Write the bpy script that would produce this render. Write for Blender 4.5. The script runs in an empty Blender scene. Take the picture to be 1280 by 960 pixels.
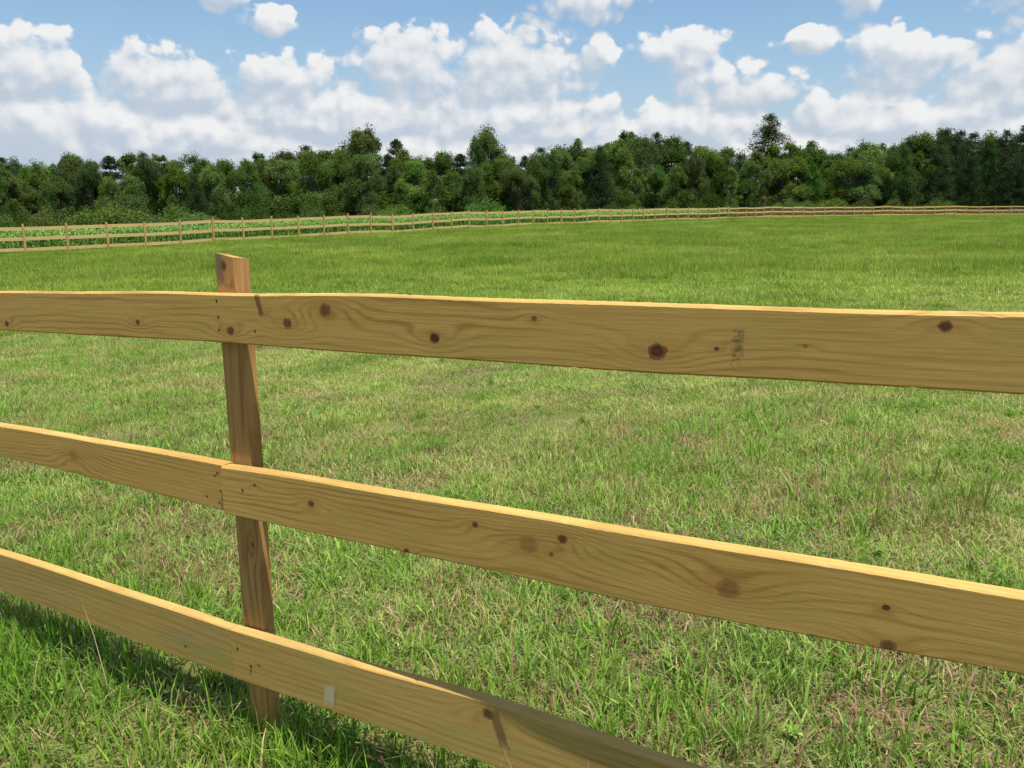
import bpy, bmesh, math, random
import numpy as np
from mathutils import Vector, Matrix

R = math.radians
scene = bpy.context.scene
COL = scene.collection
random.seed(7)
rng = np.random.default_rng(7)

# ------------------------------------------------------------------ camera
CAM_H = 1.55
PITCH = 12.59
cam = bpy.data.cameras.new('camera')
cam.lens = 28.97
cam.sensor_width = 36.0
cam.clip_start = 0.05
cam.clip_end = 6000
cam_o = bpy.data.objects.new('camera', cam)
COL.objects.link(cam_o)
cam_o.location = (0, 0, CAM_H)
cam_o.rotation_euler = (R(90 - PITCH), 0, 0)
scene.camera = cam_o

# ------------------------------------------------------------------ light
SUN_EL = 75.5           # high summer noon, sun behind the right shoulder, just grazing the board faces
SUN_AZ = 145.0           # degrees clockwise from +Y
SUN_STRENGTH = 4.6
SKY_STRENGTH = 0.1
scene.view_settings.view_transform = 'Standard'
scene.view_settings.look = 'None'
scene.view_settings.exposure = 0.9
scene.view_settings.gamma = 1.0
scene.view_settings.use_curve_mapping = False
scene.cycles.use_denoising = True
scene.cycles.max_bounces = 7
scene.cycles.diffuse_bounces = 3
scene.cycles.transmission_bounces = 4
scene.cycles.transparent_max_bounces = 4
scene.cycles.sample_clamp_indirect = 6.0

sl = bpy.data.lights.new('sun', 'SUN')
sl.energy = SUN_STRENGTH
sl.angle = R(0.53)
sl.color = (1.0, 0.95, 0.86)
sun_o = bpy.data.objects.new('sun', sl)
COL.objects.link(sun_o)
sun_dir = Vector((math.sin(R(SUN_AZ)) * math.cos(R(SUN_EL)), math.cos(R(SUN_AZ)) * math.cos(R(SUN_EL)), math.sin(R(SUN_EL))))
sun_o.rotation_euler = sun_dir.to_track_quat('Z', 'Y').to_euler()
sun_o.location = sun_dir * 50

# ------------------------------------------------------------------ node helpers
class NT:
    """small helper for building node trees"""
    def __init__(self, tree):
        self.t = tree
        self.n = tree.nodes
        self.l = tree.links
    def link(self, a, b):
        self.l.new(a, b)
    def _in(self, sock, v):
        if isinstance(v, bpy.types.NodeSocket):
            self.l.new(v, sock)
        elif v is not None:
            sock.default_value = v
    def math(self, op, a, b=None, c=None, clamp=False):
        nd = self.n.new('ShaderNodeMath'); nd.operation = op; nd.use_clamp = clamp
        self._in(nd.inputs[0], a); self._in(nd.inputs[1], b)
        if c is not None: self._in(nd.inputs[2], c)
        return nd.outputs[0]
    def vmath(self, op, a, b=None, out=0):
        nd = self.n.new('ShaderNodeVectorMath'); nd.operation = op
        self._in(nd.inputs[0], a)
        if b is not None: self._in(nd.inputs[1], b)
        if op in ('LENGTH', 'DOT_PRODUCT', 'DISTANCE'): return nd.outputs['Value']
        return nd.outputs[0]
    def comb(self, x, y, z):
        nd = self.n.new('ShaderNodeCombineXYZ')
        self._in(nd.inputs[0], x); self._in(nd.inputs[1], y); self._in(nd.inputs[2], z)
        return nd.outputs[0]
    def sep(self, v):
        nd = self.n.new('ShaderNodeSeparateXYZ'); self._in(nd.inputs[0], v)
        return nd.outputs
    def noise(self, vec, scale, detail=4, rough=0.55, dist=0.0, color=False):
        nd = self.n.new('ShaderNodeTexNoise'); nd.noise_dimensions = '3D'
        self._in(nd.inputs['Vector'], vec)
        nd.inputs['Scale'].default_value = scale
        nd.inputs['Detail'].default_value = detail
        nd.inputs['Roughness'].default_value = rough
        nd.inputs['Distortion'].default_value = dist
        return nd.outputs['Color' if color else 'Fac']
    def mix(self, f, a, b, blend='MIX'):
        nd = self.n.new('ShaderNodeMix'); nd.data_type = 'RGBA'; nd.blend_type = blend
        self._in(nd.inputs[0], f)
        self._in(nd.inputs[6], a if isinstance(a, bpy.types.NodeSocket) else tuple(a) + (1,) * (4 - len(a)))
        self._in(nd.inputs[7], b if isinstance(b, bpy.types.NodeSocket) else tuple(b) + (1,) * (4 - len(b)))
        return nd.outputs[2]
    def mapr(self, v, a, b, c=0.0, d=1.0, smooth=True):
        nd = self.n.new('ShaderNodeMapRange')
        nd.interpolation_type = 'SMOOTHSTEP' if smooth else 'LINEAR'
        self._in(nd.inputs[0], v)
        nd.inputs[1].default_value = a; nd.inputs[2].default_value = b
        nd.inputs[3].default_value = c; nd.inputs[4].default_value = d
        return nd.outputs[0]
    def attr(self, name, out='Fac'):
        nd = self.n.new('ShaderNodeAttribute'); nd.attribute_name = name
        return nd.outputs[out]

def srgb(r, g, b):
    f = lambda c: (c / 255 / 12.92) if c / 255 <= 0.04045 else ((c / 255 + 0.055) / 1.055) ** 2.4
    return (f(r), f(g), f(b))

def new_mat(name):
    m = bpy.data.materials.new(name); m.use_nodes = True
    m.node_tree.nodes.clear()
    return m, NT(m.node_tree)

# ------------------------------------------------------------------ sky: clear blue with fair weather cumulus
world = bpy.data.worlds.new('World'); scene.world = world; world.use_nodes = True
wt = NT(world.node_tree); wt.n.clear()
sky = wt.n.new('ShaderNodeTexSky'); sky.sky_type = 'NISHITA'; sky.sun_disc = False
sky.sun_elevation = R(SUN_EL); sky.sun_rotation = R(SUN_AZ)
sky.air_density = 1.0; sky.dust_density = 0.6; sky.ozone_density = 2.0
tc = wt.n.new('ShaderNodeTexCoord')
dirv = wt.vmath('NORMALIZE', tc.outputs['Generated'])
# cumulus heads: azimuth (deg right of north), elevation (deg), half width, half height
CLOUDS = [
 (-29.4, 8.0, 3.6, 2.4), (-21.8, 7.6, 3.9, 2.5), (-26.5, 5.0, 8.0, 2.1), (-14.4, 7.7, 4.2, 2.3),
 (-18.6, 12.8, 2.6, 1.5), (-15.6, 11.2, 2.4, 1.1), (-6.8, 9.2, 3.8, 2.9), (0.0, 8.8, 5.4, 3.0), (5.4, 9.7, 1.9, 1.6),
 (4.8, 13.0, 4.3, 1.6), (11.6, 9.4, 3.6, 1.9), (14.2, 7.3, 4.6, 1.9), (21.8, 12.7, 2.2, 1.9),
 (24.0, 8.9, 4.0, 2.1), (29.8, 7.4, 3.6, 2.7), (30.4, 12.2, 3.3, 2.0), (19.6, 9.7, 2.2, 0.9),
 (22.8, 5.3, 5.2, 1.8), (-11.5, 5.6, 8.5, 1.9), (0.0, 5.6, 8.0, 2.0), (11.4, 4.8, 7.0, 1.7),
 (-20.0, 4.2, 8.5, 1.7), (28.0, 4.8, 5.5, 1.7), (-26.2, 13.6, 4.6, 0.8), (-30.5, 12.9, 2.6, 1.1),
 (-6.0, 3.0, 20.0, 1.6), (18.0, 3.0, 20.0, 1.6),
]
def noise2(t, vec, scale, detail, rough, color=False):
    nd = t.n.new('ShaderNodeTexNoise'); nd.noise_dimensions = '2D'
    t.link(vec, nd.inputs['Vector'])
    nd.inputs['Scale'].default_value = scale; nd.inputs['Detail'].default_value = detail; nd.inputs['Roughness'].default_value = rough
    return nd.outputs['Color' if color else 'Fac']
def cloud_group():
    g = bpy.data.node_groups.new('cloud_field', 'ShaderNodeTree')
    g.interface.new_socket('UV', in_out='INPUT', socket_type='NodeSocketVector')
    g.interface.new_socket('Outside', in_out='INPUT', socket_type='NodeSocketFloat')
    g.interface.new_socket('Field', in_out='OUTPUT', socket_type='NodeSocketFloat')
    g.interface.new_socket('Broad', in_out='OUTPUT', socket_type='NodeSocketFloat')
    t = NT(g)
    gi = t.n.new('NodeGroupInput'); go = t.n.new('NodeGroupOutput')
    uv0 = gi.outputs[0]; m = gi.outputs[1]
    wob = t.vmath('SUBTRACT', noise2(t, uv0, 0.16, 2, 0.5, True), (0.5, 0.5, 0.5))
    uv = t.vmath('ADD', uv0, t.vmath('MULTIPLY', wob, (3.6, 1.4, 0.0)))
    uvf = t.vmath('ADD', uv0, t.vmath('MULTIPLY', wob, (1.0, 0.8, 0.0)))
    acc = None
    for (a, e, ra, re) in CLOUDS:
        q = t.vmath('MULTIPLY', t.vmath('SUBTRACT', uv, (a, e - 0.2 * re, 0)), (1 / ra, 1 / re, 0))
        ln = t.vmath('DOT_PRODUCT', q, q)
        acc = ln if acc is None else t.math('MINIMUM', acc, ln)
    blob = t.math('SUBTRACT', 1.0, t.math('MINIMUM', acc, 2.2))
    # the same kind of cloud all round the rest of the sky
    gen = t.mapr(noise2(t, uv0, 0.10, 1, 0.5), 0.36, 0.66, -1.0, 0.9, smooth=False)
    fld = t.math('ADD', t.math('MULTIPLY', blob, t.math('SUBTRACT', 1.0, m)), t.math('MULTIPLY', gen, m))
    f1 = noise2(t, t.vmath('MULTIPLY', uvf, (1, 1.25, 0)), 0.40, 6, 0.60)
    vo = t.n.new('ShaderNodeTexVoronoi'); vo.feature = 'F1'; vo.voronoi_dimensions = '2D'
    t.link(t.vmath('MULTIPLY', uvf, (1, 1.15, 0)), vo.inputs['Vector'])
    vo.inputs['Scale'].default_value = 0.62
    vo.inputs['Detail'].default_value = 1.0
    vo.inputs['Roughness'].default_value = 0.5
    fine = t.math('ADD', t.math('MULTIPLY', t.math('SUBTRACT', f1, 0.5), 1.7), t.math('MULTIPLY', t.math('SUBTRACT', 0.42, vo.outputs['Distance']), 0.9))
    t.link(t.math('ADD', fld, fine), go.inputs[0]); t.link(fld, go.inputs[1])
    return g
CG = cloud_group()
dx_, dy_, dz_ = wt.sep(dirv)
az = wt.math('MULTIPLY', wt.math('ARCTAN2', dx_, dy_), 57.2958)
el = wt.math('MULTIPLY', wt.math('ARCSINE', dz_), 57.2958)
outside = wt.math('MAXIMUM', wt.mapr(wt.math('ABSOLUTE', az), 33.0, 40.0), wt.mapr(el, 15.0, 20.0))
def cg(du, dv):
    nd = wt.n.new('ShaderNodeGroup'); nd.node_tree = CG
    wt.link(wt.vmath('ADD', wt.comb(az, el, 0.0), (du, dv, 0)), nd.inputs[0]); wt.link(outside, nd.inputs[1])
    return nd.outputs
c0 = cg(0, 0)
c1 = cg(0.35, 0.75)
lowb = wt.mapr(el, 8.5, 2.0, 0.0, 0.75)
grad = wt.math('SUBTRACT', c0[0], c1[0])
gradb = wt.math('SUBTRACT', c0[1], c1[1])
lit = wt.math('ADD', 0.42, wt.math('ADD', wt.math('MULTIPLY', grad, 0.42), wt.math('MULTIPLY', gradb, 0.36)))
lit = wt.mapr(lit, 0.05, 0.95)
cf = wt.math('ADD', c0[0], lowb)
soft = wt.mapr(cf, -0.30, 0.55); crisp = wt.mapr(cf, -0.08, 0.26)
wl = wt.mapr(lit, 0.45, 0.85)
alpha = wt.math('ADD', wt.math('MULTIPLY', soft, wt.math('SUBTRACT', 1.0, wl)), wt.math('MULTIPLY', crisp, wl))
CLOUD_GREY = (2.8, 3.2, 3.72)
CLOUD_WHITE = (4.8, 4.8, 4.78)
ccol = wt.mix(lit, CLOUD_GREY, CLOUD_WHITE)
skycol = wt.mix(1.0, sky.outputs[0], (0.60, 0.71, 0.74), 'MULTIPLY')
skycol = wt.mix(wt.mapr(el, 13.0, 0.0, 0.12, 0.85), skycol, (2.45, 2.95, 3.6))
final = wt.mix(wt.math('MULTIPLY', alpha, 0.95), skycol, ccol)
bg = wt.n.new('ShaderNodeBackground'); bg.inputs[1].default_value = SKY_STRENGTH
wt.link(final, bg.inputs[0])
wo = wt.n.new('ShaderNodeOutputWorld'); wt.link(bg.outputs[0], wo.inputs[0])
world.cycles.sampling_method = 'NONE'

# ------------------------------------------------------------------ terrain
FD = np.array([0.85966, -0.51086])     # along the near fence, towards the right
FN = np.array([0.51086, 0.85966])      # across the near fence, into the field
FB = np.array([-0.7411, 2.1370])       # foot of the near post
def ground_z(x, y):
    dx = np.asarray(x) - FB[0]; dy = np.asarray(y) - FB[1]
    s = dx * FD[0] + dy * FD[1]
    n = dx * FN[0] + dy * FN[1]
    near = 1.2 * np.tanh(0.046 * s / 1.2)
    far = -0.55 + 0.018 * np.clip(x, -40, 0)
    w = np.exp(-(np.hypot(x, y) / 22.0) ** 2)
    z = near * w + far * (1 - w) + 0.006
    r = np.hypot(x, y)
    amp = np.clip(r / 25, 0.25, 2.0)
    z = z + amp * (0.020 * np.sin(x * 0.9 + 0.7 * np.sin(y * 0.55)) * np.sin(y * 0.8 + 1.3) + 0.012 * np.sin(x * 2.3 + y * 1.7)) * np.clip(r / 6, 0.3, 1)
    return z
Z0 = float(ground_z(FB[0], FB[1]))

def link(o, parent=None):
    COL.objects.link(o)
    if parent is not None: o.parent = parent
    return o
def tag(o, label=None, cat=None, group=None, kind=None):
    if label: o['label'] = label
    if cat: o['category'] = cat
    if group: o['group'] = group
    if kind: o['kind'] = kind
    return o
def empty(name, loc, rz=0.0):
    o = bpy.data.objects.new(name, None)
    o.empty_display_size = 0.2
    o.location = loc; o.rotation_euler = (0, 0, rz)
    return link(o)
def mesh_np(name, verts, faces, mat=None, smooth=False, attrs=None):
    """verts (n,3); faces list/array of index tuples"""
    me = bpy.data.meshes.new(name)
    me.from_pydata(verts.tolist() if hasattr(verts, 'tolist') else verts, [], faces.tolist() if hasattr(faces, 'tolist') else faces)
    if attrs:
        for k, v in attrs.items():
            v = np.asarray(v, dtype=np.float32)
            if v.ndim == 2:
                a = me.attributes.new(k, 'FLOAT_VECTOR', 'POINT'); a.data.foreach_set('vector', v.ravel())
            else:
                a = me.attributes.new(k, 'FLOAT', 'POINT'); a.data.foreach_set('value', v)
    if smooth:
        me.polygons.foreach_set('use_smooth', np.ones(len(me.polygons), dtype=bool))
    if mat: me.materials.append(mat)
    me.update()
    return me

# ground sheet: fine near the camera, coarse towards the horizon
def ground_object():
    N = 260
    u = np.linspace(-1, 1, N)
    ax = np.sinh(u * 7.2) / np.sinh(7.2) * 2500
    X, Y = np.meshgrid(ax, ax + 4.0)
    Z = ground_z(X, Y)
    v = np.stack([X.ravel(), Y.ravel(), Z.ravel()], 1)
    i = np.arange(N * N).reshape(N, N)
    f = np.stack([i[:-1, :-1].ravel(), i[:-1, 1:].ravel(), i[1:, 1:].ravel(), i[1:, :-1].ravel()], 1)
    m, t = new_mat('pasture_soil')
    geo = t.n.new('ShaderNodeNewGeometry'); P = geo.outputs['Position']
    n1 = t.noise(P, 1.3, 5, 0.6); n2 = t.noise(P, 22, 4, 0.65); n3 = t.noise(P, 0.12, 3, 0.5)
    c = t.mix(t.mapr(n2, 0.35, 0.7), (0.075, 0.050, 0.030), (0.25, 0.175, 0.100))
    c = t.mix(t.mapr(n1, 0.35, 0.6), c, (0.12, 0.125, 0.04))
    c = t.mix(t.math('MULTIPLY', t.mapr(n3, 0.4, 0.65), 0.5), c, (0.07, 0.10, 0.028))
    b = t.n.new('ShaderNodeBsdfPrincipled'); t.link(c, b.inputs['Base Color']); b.inputs['Roughness'].default_value = 1.0
    b.inputs['Specular IOR Level'].default_value = 0.1
    bp = t.n.new('ShaderNodeBump'); bp.inputs['Strength'].default_value = 0.8; bp.inputs['Distance'].default_value = 0.03
    t.link(n2, bp.inputs['Height']); t.link(bp.outputs[0], b.inputs['Normal'])
    o = t.n.new('ShaderNodeOutputMaterial'); t.link(b.outputs[0], o.inputs[0])
    ob = link(bpy.data.objects.new('ground', mesh_np('ground', v, f, m, True)))
    ob['kind'] = 'structure'; ob['label'] = 'gently sloping pasture ground under the grass'
ground_object()

# ------------------------------------------------------------------ wood
def wood_material(name, base, dark, knots=(), lines=34.0, wob=1.0, seed=0.0, green=0.25, rough=0.72, streak=()):
    """pine: growth lines run along 'grain'.x and bend round the knots; knots = (along, across, radius, darkness)"""
    m, t = new_mat(name)
    g = t.attr('grain', 'Vector')
    oi = t.n.new('ShaderNodeObjectInfo')
    sx, sy, sz = t.sep(g)
    off = t.math('MULTIPLY', oi.outputs['Random'], 37.0)
    px = t.math('ADD', sx, off)
    low = t.noise(t.comb(t.math('MULTIPLY', px, 0.75), t.math('ADD', sy, seed), t.math('MULTIPLY', sz, 4.5)), 1.5, 3, 0.5)
    mid = t.noise(t.comb(t.math('MULTIPLY', px, 2.2), sy, t.math('MULTIPLY', sz, 22.0)), 2.0, 3, 0.55)
    gf = t.math('MULTIPLY', sz, lines)
    gf = t.math('ADD', gf, t.math('MULTIPLY', t.math('SUBTRACT', low, 0.5), 11.0 * wob))
    gf = t.math('ADD', gf, t.math('MULTIPLY', t.math('SUBTRACT', mid, 0.5), 0.9))
    knotmask = None; halo = None; heart = None
    for (kx, kz, kr, kd) in knots:
        dx = t.math('SUBTRACT', sx, kx); dz = t.math('SUBTRACT', sz, kz)
        e = t.math('ADD', t.math('POWER', t.math('MULTIPLY', dx, 1 / (kr * 5.5)), 2.0), t.math('POWER', t.math('MULTIPLY', dz, 1 / (kr * 2.3)), 2.0))
        ga = t.math('POWER', 2.718, t.math('MULTIPLY', e, -1.0))
        gf = t.math('ADD', gf, t.math('MULTIPLY', ga, min(3.2, kr * 170) * (1 if kz < 0 else -1)))
        halo = ga if halo is None else t.math('MAXIMUM', halo, ga)
        nz = t.math('MULTIPLY', t.math('SUBTRACT', t.noise(g, 90, 3, 0.6), 0.5), kr * 0.8)
        rr = t.math('ADD', t.math('SQRT', t.math('ADD', t.math('POWER', t.math('MULTIPLY', dx, 0.85), 2.0), t.math('POWER', dz, 2.0))), nz)
        km = t.math('MULTIPLY', t.mapr(rr, kr * 1.06, kr * 0.84), kd)
        knotmask = km if knotmask is None else t.math('MAXIMUM', knotmask, km)
        he = t.math('MULTIPLY', t.math('MULTIPLY', t.mapr(rr, kr * 0.80, kr * 0.45), t.mapr(rr, -kr * 0.2, kr * 0.5, 0.45, 1.0)), kd * kd)
        heart = he if heart is None else t.math('MAXIMUM', heart, he)
    tri = t.math('PINGPONG', gf, 0.5)                        # 0..0.5
    late = t.math('POWER', t.mapr(tri, 0.12, 0.5), 1.6)                             # dark late wood lines
    fib = t.noise(t.comb(t.math('MULTIPLY', px, 5.0), t.math('MULTIPLY', sy, 90.0), t.math('MULTIPLY', sz, 260.0)), 1.0, 3, 0.6)
    blot = t.noise(t.comb(t.math('MULTIPLY', px, 1.3), sy, t.math('MULTIPLY', sz, 7.0)), 2.3, 4, 0.6)
    vis = t.mapr(t.noise(t.comb(t.math('MULTIPLY', px, 0.9), sy, t.math('MULTIPLY', sz, 9.0)), 1.9, 2, 0.5), 0.36, 0.64, 0.22, 0.95)
    c = t.mix(t.math('MULTIPLY', late, vis), base, dark)
    c = t.mix(t.math('MULTIPLY', t.mapr(blot, 0.48, 0.72), green), c, (base[0] * 0.70, base[1] * 0.92, base[2] * 0.80))
    c = t.mix(t.math('MULTIPLY', t.mapr(blot, 0.50, 0.26), 0.45), c, (base[0] * 0.95, base[1] * 0.72, base[2] * 0.55))
    c = t.mix(t.math('MULTIPLY', t.mapr(t.noise(t.comb(t.math('MULTIPLY', px, 0.8), sy, t.math('MULTIPLY', sz, 14.0)), 1.7, 5, 0.65), 0.42, 0.68), 0.45), c, (base[0] * 1.12, base[1] * 1.12, base[2] * 1.25))
    c = t.mix(t.math('MULTIPLY', t.mapr(fib, 0.42, 0.66), 0.30), c, (dark[0] * 0.8, dark[1] * 0.8, dark[2] * 0.8))
    if knotmask is not None:
        c = t.mix(t.math('MULTIPLY', t.mapr(halo, 0.35, 0.95), 0.35), c, (base[0] * 0.72, base[1] * 0.55, base[2] * 0.45))
        c = t.mix(knotmask, c, (0.155, 0.066, 0.022))
        c = t.mix(heart, c, (0.045, 0.018, 0.010))
    for (kx, kz, lx, lz, sl_, colr, fac) in streak:           # pitch streaks and old stains
        dx = t.math('SUBTRACT', sx, kx); dz = t.math('SUBTRACT', sz, kz)
        dx = t.math('SUBTRACT', dx, t.math('MULTIPLY', dz, sl_))
        e = t.math('MAXIMUM', t.math('ABSOLUTE', t.math('MULTIPLY', dx, 1 / lx)), t.math('ABSOLUTE', t.math('MULTIPLY', dz, 1 / lz)))
        e = t.math('ADD', e, t.math('MULTIPLY', t.math('SUBTRACT', t.noise(g, 60, 3, 0.6), 0.5), 1.1))
        c = t.mix(t.math('MULTIPLY', t.mapr(e, 1.1, 0.55), fac), c, colr)
    b = t.n.new('ShaderNodeBsdfPrincipled')
    t.link(c, b.inputs['Base Color'])
    b.inputs['Roughness'].default_value = rough
    b.inputs['Specular IOR Level'].default_value = 0.25
    bp = t.n.new('ShaderNodeBump'); bp.inputs['Strength'].default_value = 0.16; bp.inputs['Distance'].default_value = 0.0012
    rgh = t.noise(t.comb(t.math('MULTIPLY', px, 9.0), t.math('MULTIPLY', sy, 30.0), t.math('MULTIPLY', sz, 45.0)), 2.2, 3, 0.6)
    t.link(t.math('ADD', t.math('ADD', t.math('MULTIPLY', late, 0.25), fib), t.math('MULTIPLY', rgh, 1.2)), bp.inputs['Height'])
    t.link(bp.outputs[0], b.inputs['Normal'])
    o = t.n.new('ShaderNodeOutputMaterial'); t.link(b.outputs[0], o.inputs[0])
    return m

PINE = (0.440, 0.280, 0.079); PINE_D = (0.285, 0.152, 0.034)
POST = (0.42, 0.235, 0.080); POST_D = (0.22, 0.105, 0.032)

def board_mesh(name, stations, thick, mat, rot_end=0.0, step=0.012):
    """a sawn board along local x: stations = (s, z_top, z_bottom, front_offset). Front face towards -y."""
    st = np.array(stations, float)
    s = np.arange(st[0, 0], st[-1, 0] + 1e-6, step)
    if st[-1, 0] - s[-1] > 1e-4: s = np.append(s, st[-1, 0])
    def smooth_interp(col):
        # cubic through the stations
        x = st[:, 0]; y = st[:, col]
        m = np.gradient(y, x)
        k = np.clip(np.searchsorted(x, s, side='right') - 1, 0, len(x) - 2)
        h = x[k + 1] - x[k]; tt = (s - x[k]) / h
        return ((2 * tt**3 - 3 * tt**2 + 1) * y[k] + (tt**3 - 2 * tt**2 + tt) * h * m[k] + (-2 * tt**3 + 3 * tt**2) * y[k + 1] + (tt**3 - tt**2) * h * m[k + 1])
    zt = smooth_interp(1); zb = smooth_interp(2); fo = smooth_interp(3)
    zt = zt + 0.0012 * np.sin(s * 9.0 + st[0, 0]); zb = zb + 0.0012 * np.sin(s * 7.0 + 2)
    tw = (smooth_interp(4) if st.shape[1] > 4 else np.zeros_like(s))   # top edge leans out by tw
    c = 0.004
    n = len(s)
    er = np.random.default_rng(int(abs(st[0, 0] * 1000 + st[0, 1] * 777)))
    V = []; G = []
    for (yy, top, dz) in ((c, 1, 0), (0, 1, -c), (0, 0, c), (c, 0, 0), (thick - c, 0, 0), (thick, 0, c), (thick, 1, -c), (thick - c, 1, 0)):
        z = (zt if top else zb) + dz
        y = -thick + fo + yy + (tw if top else 0)
        if dz != 0 or yy in (c, thick - c):          # nicked, slightly furry sawn edges
            nick = np.abs(er.normal(0, 0.00035, n)) + np.where(er.random(n) < 0.012, er.uniform(0.001, 0.003, n), 0)
            z = z - nick if top else z + nick
        V.append(np.stack([s, y, z], 1))
        G.append(np.stack([s, np.full(n, yy), z - (zt + zb) / 2], 1))
    V = np.concatenate(V); G = np.concatenate(G)
    F = []
    for k in range(8):
        a = k * n; b_ = ((k + 1) % 8) * n
        for i in range(n - 1):
            F.append((a + i, b_ + i, b_ + i + 1, a + i + 1))
    F.append(tuple(k * n for k in range(8))[::-1]); F.append(tuple(k * n + n - 1 for k in range(8)))
    me = mesh_np(name, V, F, mat, False, {'grain': G})
    return me

def near_fence():
    ang = math.atan2(FD[1], FD[0])
    root = empty('plank_fence', (FB[0], FB[1], Z0), ang)
    tag(root, 'new yellow pine plank fence, three rails on a post, close above the grass', 'fence')
    TH = 0.034
    m_top = wood_material('pine_top_rail', PINE, PINE_D, [
        (-1.00, -0.040, 0.010, .9), (-0.33, -0.020, 0.009, .8), (0.045, -0.030, 0.0125, .85), (0.250, -0.005, 0.014, .8), (0.375, 0.030, 0.017, .75),
        (0.690, -0.022, 0.0125, 1.0), (0.935, 0.030, 0.006, .7), (1.195, -0.022, 0.0165, .95), (1.305, -0.012, 0.0045, .9), (1.660, 0.040, 0.0095, .9),
        (1.455, 0.000, 0.004, .5), (-1.75, 0.02, 0.012, .8), (2.1, -0.02, 0.012, .8)],
        lines=50, wob=0.40, seed=1.3, green=0.5, streak=[(0.155, 0.038, 0.010, 0.032, -0.30, (0.13, 0.05, 0.018), 0.85)])
    m_midr = wood_material('pine_middle_rail', PINE, PINE_D, [
        (0.105, 0.030, 0.0045, .9), (0.300, 0.008, 0.010, .8), (0.795, 0.030, 0.0075, .85), (0.930, 0.008, 0.021, .35), (1.010, 0.034, 0.0105, .85), (0.985, -0.004, 0.005, .7),
        (0.600, -0.066, 0.008, .9), (1.355, -0.006, 0.021, .5), (1.620, 0.010, 0.0065, .95), (1.630, -0.060, 0.012, .75), (2.0, 0.02, 0.011, .8)],
        lines=68, wob=0.34, seed=4.7, green=0.35)
    m_midl = wood_material('pine_middle_rail_far_board', PINE, PINE_D, [(-0.72, 0.0, 0.02, .3), (-0.10, -0.036, 0.004, .9), (-0.06, 0.03, 0.004, .9), (-1.6, 0.0, 0.012, .8)],
        lines=80, wob=0.3, seed=8.2, green=0.2)
    m_bot = wood_material('pine_bottom_rail', (0.40, 0.265, 0.080), (0.275, 0.165, 0.040), [
        (0.80, 0.052, 0.014, .85), (0.06, -0.01, 0.004, .9), (-0.25, -0.03, 0.006, .8), (-1.5, 0.01, 0.012, .7)],
        lines=50, wob=0.35, seed=11.0, green=0.9, rough=0.8,
        streak=[(0.83, 0.02, 0.016, 0.05, -0.35, (0.10, 0.06, 0.025), 0.75), (-0.25, 0.0, 0.05, 0.03, 0.4, (0.24, 0.23, 0.12), 0.35), (0.315, -0.030, 0.020, 0.032, 0.10, (0.42, 0.36, 0.25), 0.75), (0.335, -0.036, 0.004, 0.030, 0.1, (0.15, 0.12, 0.07), 0.5),
                (-0.12, 0.05, 0.05, 0.018, 0.0, (0.25, 0.26, 0.15), 0.35)])
    # rails: along, top, bottom, offset towards the field, lean of the top edge
    top = [(-2.42, 1.195, 1.062, 0), (-1.046, 1.261, 1.135, 0), (-0.454, 1.294, 1.166, 0), (0.077, 1.319, 1.190, 0), (0.592, 1.344, 1.210, -.002), (0.882, 1.353, 1.221, -.003),
           (1.162, 1.361, 1.233, -.002), (1.398, 1.370, 1.246, 0), (1.600, 1.377, 1.254, 0), (1.774, 1.384, 1.262, 0), (2.46, 1.410, 1.285, 0)]
    midl = [(-2.42, 0.742, 0.618, 0), (-1.154, 0.804, 0.690, 0), (-0.531, 0.834, 0.709, 0), (-0.020, 0.854, 0.716, 0)]
    midr = [(-0.017, 0.853, 0.716, -.015, .002), (0.06, 0.857, 0.719, -.012, .001), (0.382, 0.873, 0.731, -.005, 0), (0.807, 0.896, 0.753, -.011, 0), (1.180, 0.917, 0.771, -.013, 0), (1.480, 0.930, 0.789, -.009, 0), (1.660, 0.937, 0.800, -.004, 0), (1.82, 0.944, 0.811, 0, 0), (2.46, 0.975, 0.845, 0, 0)]
    botl = [(-2.42, 0.262, 0.105, 0), (-1.287, 0.315, 0.161, -.002), (-0.623, 0.343, 0.185, -.004), (-0.046, 0.363, 0.205, -.004)]
    botr = [(-0.045, 0.363, 0.205, -.004, 0), (0.367, 0.379, 0.222, .008, .002), (0.783, 0.398, 0.231, .025, .003), (1.265, 0.401, 0.233, .033, .003), (1.8, 0.430, 0.266, .020, 0), (2.46, 0.487, 0.330, 0, 0)]
    for nm, st, mt, lab in (('rail', top, m_top, 'top rail with dark knots and an ink stamp'), ('rail', midl, m_midl, 'middle rail board left of the joint'),
                       ('rail', midr, m_midr, 'middle rail board right of the joint'), ('rail', botl, m_bot, 'bottom rail board left of the post'), ('rail', botr, m_bot, 'warped bottom rail board with grey stains')):
        o = link(bpy.data.objects.new(nm, board_mesh(nm, st, TH, mt)), root)
        o['label'] = lab
    # posts (the middle one is in view, the neighbours carry the rail ends)
    m_post = wood_material('pine_post', POST, POST_D, [(1.385, -0.008, 0.015, .85), (0.62, 0.02, 0.008, .6)], lines=42, wob=0.6, seed=2.0, green=0.1,
                           streak=[(1.375, -0.025, 0.05, 0.018, 0.3, (0.14, 0.10, 0.07), 0.7)])
    W, D = 0.087, 0.040
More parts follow.
